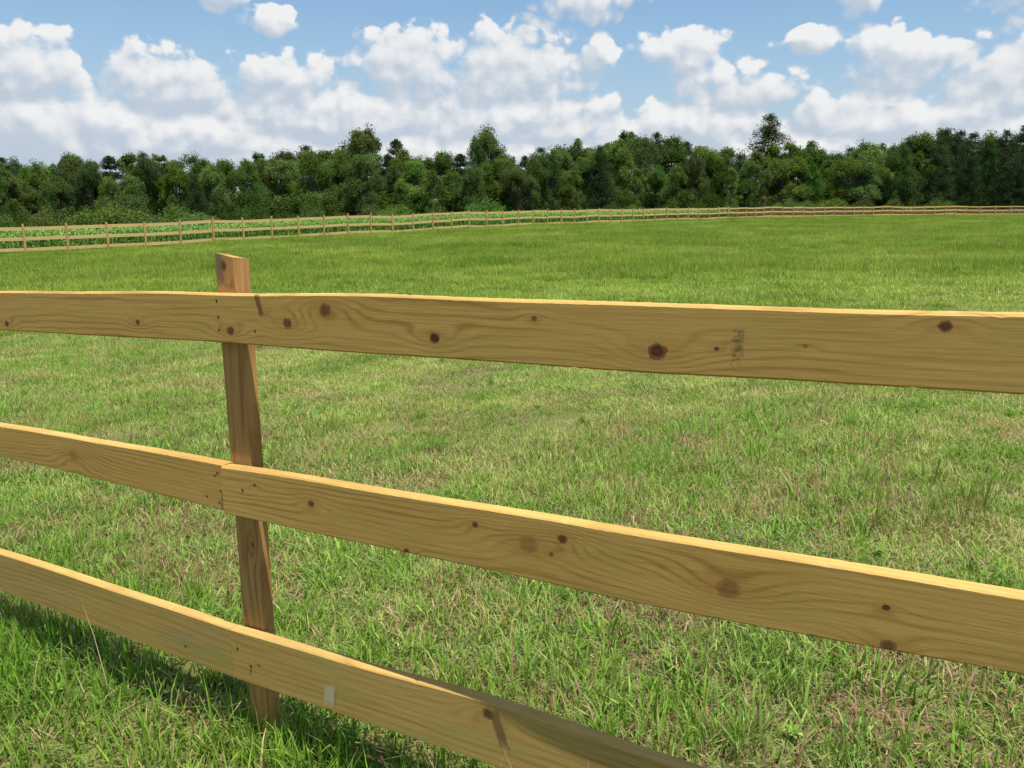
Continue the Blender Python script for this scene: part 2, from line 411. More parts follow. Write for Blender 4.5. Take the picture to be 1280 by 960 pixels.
    for (sc, ztop) in ((0.008, 1.416), (-2.42, 1.27), (2.44, 1.50)):
        gx = FB + FD * sc
        zb = float(ground_z(*gx)) - Z0 - 0.35
        zs = np.linspace(zb, ztop, 46)
        V = []; G = []; F = []
        prof = [(-.5, .06), (-.46, 0), (.40, 0), (.5, .14), (.5, .92), (.46, 1), (-.46, 1), (-.5, .94)]
        m_ = len(prof)
        for i, z in enumerate(zs):
            bow = 0.0008 * math.sin((z - zb) * 2.4)
            for j, (a, b_) in enumerate(prof):
                zz = z
                wane = 0.0
                if i == len(zs) - 1:
                    zz = z - (0.010 if a > 0.3 else 0.0) - 0.006 * b_
                x = sc + a * W + bow; y = b_ * D
                if j in (2, 3):    # a waney corner that widens towards the top
                    k = max(0.0, (z - 0.9) / 0.55)
                    if j == 2: x -= 0.010 * k
                    else: y += 0.005 * k
                V.append((x, y + 0.0005, zz)); G.append((z, y, a * W))
        for i in range(len(zs) - 1):
            for j in range(m_):
                a = i * m_ + j; b_ = i * m_ + (j + 1) % m_
                F.append((a, b_, b_ + m_, a + m_))
        F.append(tuple(range(m_))[::-1]); F.append(tuple((len(zs) - 1) * m_ + j for j in range(m_)))
        link(bpy.data.objects.new('post', mesh_np('post', np.array(V), F, m_post, False, {'grain': np.array(G)})), root)
    # nail heads
    mn, t = new_mat('nail_steel')
    b = t.n.new('ShaderNodeBsdfPrincipled'); b.inputs['Base Color'].default_value = (0.035, 0.028, 0.022, 1); b.inputs['Metallic'].default_value = 0.5; b.inputs['Roughness'].default_value = 0.6
    o = t.n.new('ShaderNodeOutputMaterial'); t.link(b.outputs[0], o.inputs[0])
    k = 12
    vs = [(0, -0.0004, 0)] + [(0.0034 * math.cos(2 * math.pi * i / k), -0.0002, 0.0034 * math.sin(2 * math.pi * i / k)) for i in range(k)] + [(0.0036 * math.cos(2 * math.pi * i / k), 0.004, 0.0036 * math.sin(2 * math.pi * i / k)) for i in range(k)]
    fs = [(0, 1 + (i + 1) % k, 1 + i) for i in range(k)] + [(1 + i, 1 + (i + 1) % k, 1 + k + (i + 1) % k, 1 + k + i) for i in range(k)]
    nm = mesh_np('nail', np.array(vs), fs, mn, True)
    for (s, z, off) in ((0.002, 1.297, 0), (0.004, 1.256, 0), (0.002, 1.222, 0), (0.135, 1.229, 0), (-0.05, 0.825, 0), (-0.042, 0.775, 0), (-0.05, 0.740, 0), (0.06, 0.80, -.0118), (-0.02, 0.31, -.004), (0.03, 0.27, -.005)):
        n_ = link(bpy.data.objects.new('nail', nm), root); n_.location = (s, -TH + off - 0.0002, z)
    # grade stamp: worn ink marks on the top rail
    mi, t = new_mat('stamp_ink')
    b = t.n.new('ShaderNodeBsdfPrincipled'); b.inputs['Base Color'].default_value = (0.16, 0.105, 0.055, 1); b.inputs['Roughness'].default_value = 0.9
    o = t.n.new('ShaderNodeOutputMaterial'); t.link(b.outputs[0], o.inputs[0])
    bm = bmesh.new()
    rr = random.Random(5)
    def quad(x0, x1, z0, z1):
        vv = [bm.verts.new(p) for p in ((x0, 0, z0), (x1, 0, z0), (x1, 0, z1), (x0, 0, z1))]
        bm.faces.new(vv)
    for i in range(13):
        z = -0.022 + i * 0.0037
        if i in (5, 6):
            if i == 5: quad(-0.002, 0.009, z, z + 0.0012)
            continue
        x = -0.009
        while x < 0.008:
            w = rr.uniform(0.0015, 0.006)
            if rr.random() < 0.75: quad(x, min(x + w, 0.0095), z, z + rr.uniform(0.0012, 0.0026))
            x += w + rr.uniform(0.0004, 0.0014)
    me = bpy.data.meshes.new('ink_stamp'); bm.to_mesh(me); bm.free(); me.materials.append(mi)
    st = link(bpy.data.objects.new('ink_stamp', me), root); st.location = (1.3430, -TH - 0.0022, 1.303); st.rotation_euler = (0, -0.02, 0)
    st['label'] = 'small worn block of dark stamped ink'
    return root
near_fence()

# ------------------------------------------------------------------ far fence
def simple_box(x0, x1, y0, y1, z0, z1, axis=0):
    v = np.array([(x, y, z) for z in (z0, z1) for y in (y0, y1) for x in (x0, x1)], float)
    f = [(0, 2, 3, 1), (4, 5, 7, 6), (0, 1, 5, 4), (2, 6, 7, 3), (0, 4, 6, 2), (1, 3, 7, 5)]
    g = v.copy()
    if axis == 2: g = v[:, [2, 1, 0]]
    return v, f, g
m_frail = wood_material('pine_distant_rail', (0.55, 0.41, 0.16), (0.44, 0.31, 0.11), lines=20, wob=0.5)
m_fpost = wood_material('pine_distant_post', (0.45, 0.285, 0.12), (0.33, 0.19, 0.07), lines=20, wob=0.5)
SP = 1.83
v, f, g = simple_box(-0.042, 0.042, -0.03, 0.03, -0.4, 1.40, 2)
POST_ME = mesh_np('post', v, f, m_fpost, False, {'grain': g})
def far_fence(name, label, pts, first_post=True):
    pts = np.array(pts, float)
    seg = np.hypot(*np.diff(pts, axis=0).T); cum = np.concatenate([[0], np.cumsum(seg)])
    n = int(round(cum[-1] / SP)); d = np.linspace(0, cum[-1], n + 1)
    X = np.interp(d, cum, pts[:, 0]); Y = np.interp(d, cum, pts[:, 1])
    Z = ground_z(X, Y)
    root = empty(name, (X[0], Y[0], Z[0]))
    tag(root, label, 'fence')
    r = random.Random(3)
    for i in range(n + 1):
        if i == 0 and not first_post: continue
        p = link(bpy.data.objects.new('post', POST_ME), root)
        p.location = (X[i] - X[0], Y[i] - Y[0], Z[i] - Z[0] + r.uniform(-.05, .05))
        p.rotation_euler = (r.uniform(-.015, .015), r.uniform(-.015, .015), math.atan2(Y[min(i + 1, n)] - Y[max(i - 1, 0)], X[min(i + 1, n)] - X[max(i - 1, 0)]) + r.uniform(-.06, .06))
    nv = np.array([0.0, 0.0])
    for i in range(n):
        a = np.array([X[i], Y[i]]); b = np.array([X[i + 1], Y[i + 1]])
        tdir = (b - a) / np.hypot(*(b - a)); nrm = np.array([tdir[1], -tdir[0]])       # towards the field
        if nrm @ (-a) < 0: nrm = -nrm
        for h in (1.22, 0.76, 0.28):
            L = np.hypot(*(b - a))
            vv, ff, gg = simple_box(-L / 2 + .004, L / 2 - .004, -0.02, 0.02, -0.072, 0.072)
            me = mesh_np('rail', vv, ff, m_frail, False, {'grain': gg})
            o = link(bpy.data.objects.new('rail', me), root)
            mid = (a + b) / 2 - nrm * 0.06
            dz = r.uniform(-.02, .02)
            o.location = (mid[0] - X[0], mid[1] - Y[0], (Z[i] + Z[i + 1]) / 2 - Z[0] + h + dz)
            o.rotation_euler = (0, -math.atan2(Z[i + 1] - Z[i], L), math.atan2(tdir[1], tdir[0]))
    return np.stack([X, Y], 1)
def at(px, d):
    """plan position at a bearing (photo column) and distance"""
    return np.array([(px - 640) / 1030.0 * d * 1.0 , d])
FENCE_A = [at(-150, 33.6), at(0, 36.5), at(264, 44.0), at(450, 52.0), at(640, 63.5), at(800, 78), at(960, 95), at(1100, 106), at(1195, 111)]
FENCE_B = [at(1195, 111), at(1300, 109), at(1420, 107)]
far_fence('plank_fence', 'long three rail pine fence in front of the corn, running away to the wood', FENCE_A)
far_fence('plank_fence', 'far three rail fence across the back of the field before dark pines', FENCE_B, first_post=False)

# ------------------------------------------------------------------ grass
def leaf_material(name, cols, dry_cols, dry_amount=0.3, dry_scale=0.9, patch_scale=0.5, trans=0.42, spec=0.06, patch_contrast=1.0):
    m, t = new_mat(name)
    geo = t.n.new('ShaderNodeNewGeometry'); P = geo.outputs['Position']
    tint = t.attr('tint'); dry = t.attr('dry'); hgt = t.attr('hgt')
    pn = t.noise(P, patch_scale, 4, 0.6)
    pn2 = t.noise(P, patch_scale * 5.3, 3, 0.6)
    c = t.mix(tint, cols[0], cols[1])
    c = t.mix(t.math('MULTIPLY', t.mapr(t.math('ADD', t.math('MULTIPLY', pn, 0.65), t.math('MULTIPLY', pn2, 0.35)), 0.40, 0.62), patch_contrast), c, t.mix(tint, cols[2], cols[3]))
    dn = t.noise(t.vmath('ADD', P, (13.0, 7.0, 0.0)), dry_scale, 5, 0.62)
    dn = t.mapr(dn, 0.36, 0.66, -0.45, 0.55, smooth=False)
    k = t.mapr(t.math('ADD', dry, t.math('ADD', dn, dry_amount)), 0.86, 1.0)
    c = t.mix(k, c, t.mix(tint, dry_cols[0], dry_cols[1]))
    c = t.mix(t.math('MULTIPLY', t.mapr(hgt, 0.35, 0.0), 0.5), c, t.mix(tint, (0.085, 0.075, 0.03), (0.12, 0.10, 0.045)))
    d = t.n.new('ShaderNodeBsdfDiffuse'); t.link(c, d.inputs[0])
    tr = t.n.new('ShaderNodeBsdfTranslucent'); t.link(t.mix(1.0, c, (1.0, 1.05, 0.6), 'MULTIPLY'), tr.inputs[0])
    mx = t.n.new('ShaderNodeMixShader'); mx.inputs[0].default_value = trans
    t.link(d.outputs[0], mx.inputs[1]); t.link(tr.outputs[0], mx.inputs[2])
    gl = t.n.new('ShaderNodeBsdfGlossy'); gl.inputs['Roughness'].default_value = 0.42; gl.inputs[0].default_value = (1, 1, 1, 1)
    fr = t.n.new('ShaderNodeFresnel'); fr.inputs[0].default_value = 1.38
    m2 = t.n.new('ShaderNodeMixShader'); t.link(t.math('MULTIPLY', fr.outputs[0], spec), m2.inputs[0])
    t.link(mx.outputs[0], m2.inputs[1]); t.link(gl.outputs[0], m2.inputs[2])
    o = t.n.new('ShaderNodeOutputMaterial'); t.link(m2.outputs[0], o.inputs[0])
    return m

def blades(rg, n, radius, hmin, hmax, wmin, wmax, lean=0.5, dryfrac=0.2, flatfrac=0.0, clump=0, nseg=3, curl=0.6, clump_r=0.05):
    """n tapered, bending blades rooted in a disc; returns verts, faces, attributes"""
    if clump:
        cr = radius * np.sqrt(rg.random(clump)); ca = rg.random(clump) * 2 * np.pi
        cx = cr * np.cos(ca); cy = cr * np.sin(ca); ch = rg.uniform(0.6, 1.15, clump)
        k = rg.integers(0, clump, n)
        bx = cx[k] + rg.normal(0, clump_r, n); by = cy[k] + rg.normal(0, clump_r, n)
        hs = ch[k]; out = np.arctan2(by - cy[k], bx - cx[k])
        az = out + rg.normal(0, 0.9, n)
    else:
        r_ = radius * np.sqrt(rg.random(n)); a_ = rg.random(n) * 2 * np.pi
        bx = r_ * np.cos(a_); by = r_ * np.sin(a_); hs = np.ones(n); az = rg.random(n) * 2 * np.pi
    h = rg.uniform(hmin, hmax, n) * hs
    w = rg.uniform(wmin, wmax, n)
    flat = rg.random(n) < flatfrac
    l0 = np.abs(rg.normal(0, lean * 0.5, n)); l0[flat] = rg.uniform(1.1, 1.5, flat.sum())
    cu = np.abs(rg.normal(0, curl, n)); cu[flat] *= 0.15
    dry = np.where(rg.random(n) < dryfrac, rg.uniform(0.5, 1.0, n), rg.uniform(0, 0.5, n)); dry[flat] = rg.uniform(0.75, 1.1, flat.sum())
    tint = rg.random(n)
    P = np.zeros((n, nseg + 1, 3)); ang = l0.copy()
    P[:, 0] = np.stack([bx, by, np.where(flat, rg.uniform(0.0, 0.02, n), -0.01)], 1)
    for i in range(nseg):
        st = h / nseg
        P[:, i + 1, 0] = P[:, i, 0] + st * np.sin(ang) * np.cos(az)
        P[:, i + 1, 1] = P[:, i, 1] + st * np.sin(ang) * np.sin(az)
        P[:, i + 1, 2] = P[:, i, 2] + st * np.cos(ang)
        ang = np.minimum(ang + cu * (0.6 + 0.5 * i), 2.2)
    tw = az + np.pi / 2 + rg.normal(0, 0.5, n)
    sd = np.stack([np.cos(tw), np.sin(tw), np.zeros(n)], 1)
    wp = [1.0, 0.9, 0.6] if nseg == 3 else ([1.0, 0.75] if nseg == 2 else [1.0])
    V = []
    for i in range(nseg):
        hw = (w * wp[i] / 2)[:, None]
        V.append(P[:, i] - sd * hw); V.append(P[:, i] + sd * hw)
    V.append(P[:, nseg])
    V = np.stack(V, 1); m = V.shape[1]
    base = (np.arange(n) * m)[:, None]
    F = []
    for i in range(nseg - 1):
        F.append(base + np.array([[2 * i, 2 * i + 1, 2 * i + 3, 2 * i + 2]]))
    quads = np.concatenate(F) if F else np.zeros((0, 4), int)
    tris = base + np.array([[2 * nseg - 2, 2 * nseg - 1, 2 * nseg]])
    faces = quads.tolist() + tris.tolist()
    hv = np.clip(V[:, :, 2] / max(hmax, 1e-3), 0, 1)
    at_ = {'tint': np.repeat(tint, m), 'dry': np.repeat(dry, m), 'hgt': hv.ravel()}
    return V.reshape(-1, 3), faces, at_

def merge(parts):
    V = []; F = []; A = {}; o = 0
    for v, f, a in parts:
        V.append(v); F += [tuple(i + o for i in q) for q in f]; o += len(v)
        for k, x in a.items(): A.setdefault(k, []).append(x)
    return np.concatenate(V), F, {k: np.concatenate(x) for k, x in A.items()}

def scatter(name, protos, mat, pts, rot, scl, idx, label, cat):
    """one object that spreads copies of small meshes over points (geometry nodes)"""
    me = bpy.data.meshes.new(name); me.from_pydata(pts.tolist(), [], [])
    for k, v, ty in (('rot', rot, 'FLOAT_VECTOR'), ('scl', scl, 'FLOAT_VECTOR')):
        a = me.attributes.new(k, ty, 'POINT'); a.data.foreach_set('vector', np.asarray(v, np.float32).ravel())
    a = me.attributes.new('pick', 'INT', 'POINT'); a.data.foreach_set('value', np.asarray(idx, np.int32))
    ob = link(bpy.data.objects.new(name, me))
    tag(ob, label, cat, kind='stuff')
    ng = bpy.data.node_groups.new(name + '_spread', 'GeometryNodeTree')
    ng.interface.new_socket('Geometry', in_out='INPUT', socket_type='NodeSocketGeometry')
    ng.interface.new_socket('Geometry', in_out='OUTPUT', socket_type='NodeSocketGeometry')
    N = ng.nodes; L = ng.links
    gi = N.new('NodeGroupInput'); go = N.new('NodeGroupOutput')
    m2p = N.new('GeometryNodeMeshToPoints'); L.new(gi.outputs[0], m2p.inputs['Mesh'])
    jn = N.new('GeometryNodeJoinGeometry')
    for p in reversed(protos):
        po = bpy.data.objects.new(p.name, p)
        oi = N.new('GeometryNodeObjectInfo'); oi.inputs['Object'].default_value = po
        oi.inputs['As Instance'].default_value = False
        g2 = N.new('GeometryNodeGeometryToInstance'); L.new(oi.outputs['Geometry'], g2.inputs[0])
        L.new(g2.outputs[0], jn.inputs[0])
    iop = N.new('GeometryNodeInstanceOnPoints')
    L.new(m2p.outputs[0], iop.inputs['Points']); L.new(jn.outputs[0], iop.inputs['Instance'])
    iop.inputs['Pick Instance'].default_value = True
    def na(nm, ty):
        nd = N.new('GeometryNodeInputNamedAttribute'); nd.data_type = ty; nd.inputs['Name'].default_value = nm
        return nd.outputs['Attribute']
    L.new(na('pick', 'INT'), iop.inputs['Instance Index'])
    L.new(na('rot', 'FLOAT_VECTOR'), iop.inputs['Rotation'])
    L.new(na('scl', 'FLOAT_VECTOR'), iop.inputs['Scale'])
    L.new(iop.outputs[0], go.inputs[0])
    md = ob.modifiers.new('spread', 'NODES'); md.node_group = ng
    return ob

def lie(x, y, rg):
    """euler angles that lay a patch on the slope with a random turn"""
    e = 0.15
    zx = (ground_z(x + e, y) - ground_z(x - e, y)) / (2 * e); zy = (ground_z(x, y + e) - ground_z(x, y - e)) / (2 * e)
    ph = rg.random(len(x)) * 2 * np.pi
    nx, ny = -zx, -zy
    lx = nx * np.cos(ph) + ny * np.sin(ph); ly = -nx * np.sin(ph) + ny * np.cos(ph)
    return np.stack([-ly, lx, ph], 1)

def wob2(x, y, s=1.0):
    return (np.sin(x * 0.9 * s + 1.7 * np.sin(y * 0.6 * s)) + np.sin(y * 1.3 * s + x * 0.4 * s + 2.0) + np.sin(x * 2.1 * s - y * 1.7 * s)) / 3

FENCE_LINE = np.array(FENCE_A + FENCE_B[1:])
def fence_depth(x, y):
    """distance of the far fence along the bearing of (x, y)"""
    b = x / np.maximum(y, 0.1)
    fb = FENCE_LINE[:, 0] / FENCE_LINE[:, 1]
    return np.interp(b, fb, FENCE_LINE[:, 1])

def grass():
    G1, G2 = (0.098, 0.222, 0.020), (0.265, 0.425, 0.064)
    G3, G4 = (0.235, 0.325, 0.046), (0.600, 0.640, 0.230)
    D1, D2 = (0.30, 0.205, 0.105), (0.58, 0.48, 0.25)
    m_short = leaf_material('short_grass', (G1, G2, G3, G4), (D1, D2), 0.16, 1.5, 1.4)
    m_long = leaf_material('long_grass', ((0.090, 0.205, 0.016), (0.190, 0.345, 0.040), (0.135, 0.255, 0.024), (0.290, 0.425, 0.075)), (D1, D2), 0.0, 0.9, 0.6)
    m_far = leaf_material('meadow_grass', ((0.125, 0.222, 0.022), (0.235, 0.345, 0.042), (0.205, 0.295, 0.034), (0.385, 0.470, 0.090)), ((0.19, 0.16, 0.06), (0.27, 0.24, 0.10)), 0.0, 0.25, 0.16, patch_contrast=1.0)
    rg = np.random.default_rng(11)
    shorts = []
    for i in range(5):
        p = merge([blades(rg, 1900, 0.62, 0.04, 0.095, 0.0035, 0.0065, 0.9, 0.22, 0.0, 70, 3, 0.75, 0.06),
                   blades(rg, 1300, 0.62, 0.025, 0.065, 0.0035, 0.0065, 1.0, 0.28, 0.0, 0, 2, 0.7),
                   blades(rg, 420, 0.62, 0.03, 0.10, 0.002, 0.0045, 0.6, 1.0, 1.0, 0, 2, 0.2)])
        shorts.append(mesh_np('short_grass_patch', *p[:2], m_short, False, p[2]))
    longs = []
    for i in range(4):
        p = merge([blades(rg, 1300, 0.55, 0.07, 0.17, 0.0035, 0.0075, 0.7, 0.12, 0.0, 45, 3, 0.55, 0.06),
                   blades(rg, 900, 0.55, 0.03, 0.09, 0.003, 0.007, 1.0, 0.2, 0.0, 0, 3, 0.7),
                   blades(rg, 160, 0.55, 0.05, 0.14, 0.002, 0.004, 0.6, 1.0, 1.0, 0, 2, 0.2)])
        longs.append(mesh_np('long_grass_patch', *p[:2], m_long, False, p[2]))
    tufts = []
    for i in range(4):
        p = merge([blades(rg, 70, 0.035, 0.12, 0.24, 0.004, 0.008, 0.8, 0.05, 0.0, 0, 3, 0.5),
                   blades(rg, 50, 0.06, 0.06, 0.15, 0.004, 0.008, 1.1, 0.1, 0.0, 0, 3, 0.6)])
        tufts.append(mesh_np('grass_tuft', *p[:2], m_long, False, p[2]))
    roughs = []
    m_rough = leaf_material('rough_grass', (G1, G2, (0.10, 0.23, 0.030), (0.36, 0.48, 0.13)), ((0.25, 0.145, 0.085), (0.52, 0.37, 0.23)), 0.25, 2.0, 1.8)
    for i in range(5):
        p = merge([blades(rg, 620, 0.5, 0.06, 0.16, 0.004, 0.0105, 0.8, 0.16, 0.0, 30, 3, 0.6, 0.05),
                   blades(rg, 1000, 0.5, 0.025, 0.075, 0.0035, 0.007, 1.1, 0.28, 0.0, 0, 3, 0.8),
                   blades(rg, 420, 0.5, 0.05, 0.13, 0.0022, 0.0045, 0.9, 1.0, 0.0, 26, 2, 0.4, 0.05),
                   blades(rg, 520, 0.5, 0.03, 0.11, 0.002, 0.005, 0.6, 1.0, 1.0, 0, 2, 0.2)])
        roughs.append(mesh_np('rough_grass_patch', *p[:2], m_rough, False, p[2]))
    fars = []
    for i in range(5):
        p = merge([blades(rg, 1500, 0.8, 0.12, 0.27, 0.007, 0.014, 0.7, 0.15, 0.0, 50, 2, 0.6, 0.09),
                   blades(rg, 500, 0.8, 0.05, 0.14, 0.006, 0.012, 0.9, 0.3, 0.0, 0, 2, 0.6)])
        fars.append(mesh_np('meadow_grass_patch', *p[:2], m_far, False, p[2]))
    def region(ymax, dens, ymin=0.2, half=0.95):
        """random points in the wedge in front of the camera"""
        xm = ymax * half + 3
        st = 1 / math.sqrt(dens)
        x, y = np.meshgrid(np.arange(-xm, xm, st), np.arange(ymin, ymax, st))
        x = x.ravel() + rg.uniform(-.5, .5, x.size) * st; y = y.ravel() + rg.uniform(-.5, .5, y.size) * st
        k = np.abs(x) < y * half + 2.0
        return x[k], y[k]
    def ncoord(x, y): return (x - FB[0]) * FN[0] + (y - FB[1]) * FN[1]
    def scoord(x, y): return (x - FB[0]) * FD[0] + (y - FB[1]) * FD[1]
    # short mown grass between the near fence and the taller meadow
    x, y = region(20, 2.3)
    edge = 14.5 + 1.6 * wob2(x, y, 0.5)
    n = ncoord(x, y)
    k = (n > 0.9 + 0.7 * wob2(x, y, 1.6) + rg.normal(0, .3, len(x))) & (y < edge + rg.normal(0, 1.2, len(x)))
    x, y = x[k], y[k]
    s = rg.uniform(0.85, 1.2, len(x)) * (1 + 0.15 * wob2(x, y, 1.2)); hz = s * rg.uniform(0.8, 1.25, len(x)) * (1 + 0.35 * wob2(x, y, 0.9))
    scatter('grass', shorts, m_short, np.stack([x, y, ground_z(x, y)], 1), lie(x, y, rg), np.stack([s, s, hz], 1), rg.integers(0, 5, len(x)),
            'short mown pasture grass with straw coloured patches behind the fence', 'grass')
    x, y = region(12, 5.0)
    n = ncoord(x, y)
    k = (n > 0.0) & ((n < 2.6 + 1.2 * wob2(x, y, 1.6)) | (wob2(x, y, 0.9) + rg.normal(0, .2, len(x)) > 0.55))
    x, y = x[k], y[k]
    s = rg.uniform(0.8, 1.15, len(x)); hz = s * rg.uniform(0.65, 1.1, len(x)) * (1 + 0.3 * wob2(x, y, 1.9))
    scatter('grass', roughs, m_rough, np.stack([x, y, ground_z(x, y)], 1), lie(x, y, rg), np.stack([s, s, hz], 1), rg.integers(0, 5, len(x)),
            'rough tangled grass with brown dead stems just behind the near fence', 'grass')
    # long grass on the near side and along the foot of the fence
    x, y = region(9, 4.0, -0.6)
    n = ncoord(x, y)
    k = (n < 0.22 + 0.12 * wob2(x, y, 4)) & (rg.random(len(x)) < 0.95)
    x, y = x[k], y[k]
    s = rg.uniform(0.8, 1.15, len(x)); hz = s * rg.uniform(0.9, 1.35, len(x)) * (1 + 0.3 * wob2(x, y, 2.0))
    scatter('grass', longs, m_long, np.stack([x, y, ground_z(x, y)], 1), lie(x, y, rg), np.stack([s, s, hz], 1), rg.integers(0, 4, len(x)),
            'long lush green grass along the foot of the near fence', 'grass')
    # single tufts
    x, y = region(13, 3.0)
    n = ncoord(x, y)
    k = (n > 0.0) & (wob2(x, y, 1.4) + rg.normal(0, .35, len(x)) > 0.05)
    x, y = x[k], y[k]
    # more of them close in front of and behind the fence
    xx = rg.uniform(-3, 3.2, 160); nn = np.abs(rg.normal(0.25, 0.5, 160)) - 0.15
    x2 = FB[0] + FD[0] * xx + FN[0] * nn; y2 = FB[1] + FD[1] * xx + FN[1] * nn
    kk = y2 > 0.3; x = np.concatenate([x, x2[kk]]); y = np.concatenate([y, y2[kk]])
    s = rg.uniform(0.25, 0.6, len(x)) * (1 + 0.5 * (rg.random(len(x)) < 0.06))
    scatter('grass_tufts', tufts, m_long, np.stack([x, y, ground_z(x, y)], 1), lie(x, y, rg), np.stack([s, s, s * rg.uniform(.7, 1.1, len(x))], 1), rg.integers(0, 4, len(x)),
            'darker green tufts of taller grass dotted over the mown pasture', 'grass')
    # taller meadow out to the far fence and under the wood
    x, y = region(150, 1.15, 11.0, 0.85)
    edge = 14.0 + 1.6 * wob2(x, y, 0.5)
    k = (y > edge + rg.normal(0, 0.8, len(x))) & (y < fence_depth(x, y) + 7)
    x, y = x[k], y[k]
    s = rg.uniform(0.9, 1.3, len(x)); hz = s * rg.uniform(0.7, 1.25, len(x)) * np.clip((y - 10) / 14, 0.5, 1.0) * (1 + 0.25 * wob2(x, y, 0.35))
    scatter('grass', fars, m_far, np.stack([x, y, ground_z(x, y)], 1), lie(x, y, rg), np.stack([s, s, hz], 1), rg.integers(0, 5, len(x)),
            'taller green meadow grass stretching out to the far fence', 'grass')
    # broad-leaved weeds
    ws = []
    for i in range(4):
        vs = []; fs = []; tint = []; hg = []
        for j in range(rg.integers(9, 16)):
            a = rg.random() * 6.283; up = rg.uniform(0.2, 1.1); L = rg.uniform(0.05, 0.10); w = L * rg.uniform(0.16, 0.24)
            b0 = len(vs); tt = rg.random()
            d = np.array([math.cos(a), math.sin(a)]); q = np.array([-d[1], d[0]])
            for (u_, ww, zf) in ((0.0, 0.12, 0.0), (0.35, 0.9, 0.5), (0.65, 1.0, 0.8), (1.0, 0.05, 0.75)):
                c = d * L * u_ * math.cos(up * 0.7); z = 0.015 + L * zf * math.sin(up)
                for sg in (-1, 1):
                    vs.append((c[0] + q[0] * w * ww * sg, c[1] + q[1] * w * ww * sg, z + 0.006 * abs(sg) * ww)); tint.append(tt); hg.append(1.0)
            for e in range(3): fs.append((b0 + 2 * e, b0 + 2 * e + 1, b0 + 2 * e + 3, b0 + 2 * e + 2))
        ws.append(mesh_np('weed', np.array(vs), fs, m_long, False, {'tint': tint, 'dry': np.zeros(len(tint)), 'hgt': hg}))
    x, y = region(7, 0.9)
    k = (wob2(x, y, 2.2) > -0.1) & (ncoord(x, y) > -0.6); x, y = x[k], y[k]
    s = rg.uniform(0.3, 0.55, len(x))
    scatter('weeds', ws, m_long, np.stack([x, y, ground_z(x, y) + 0.02], 1), lie(x, y, rg), np.stack([s, s, s], 1), rg.integers(0, 4, len(x)),
            'small broad leaved weeds growing among the short grass', 'weeds')
    # dry seed stalks in front of the bottom rail
    st = []
    for i in range(3):
        p = blades(rg, 7, 0.10, 0.24, 0.42, 0.0022, 0.0032, 0.5, 1.0, 0.0, 0, 3, 0.14)
        p[2]['dry'][:] = 2.0
        st.append(mesh_np('seed_stalk', *p[:2], m_short, False, p[2]))
    ss = np.array([0.76, 0.88, 1.00, 1.10, 0.94, -0.62]); nn = np.array([-.10, -.12, -.14, -.09, -.16, -.16])
    x = FB[0] + FD[0] * ss + FN[0] * nn; y = FB[1] + FD[1] * ss + FN[1] * nn
    one = np.ones(len(x))
    scatter('dry_stalks', st, m_short, np.stack([x, y, ground_z(x, y)], 1), lie(x, y, rg), np.stack([one, one, one], 1), rg.integers(0, 3, len(x)),
            'thin straw coloured seed stalks standing before the bottom rail', 'stalks')
grass()

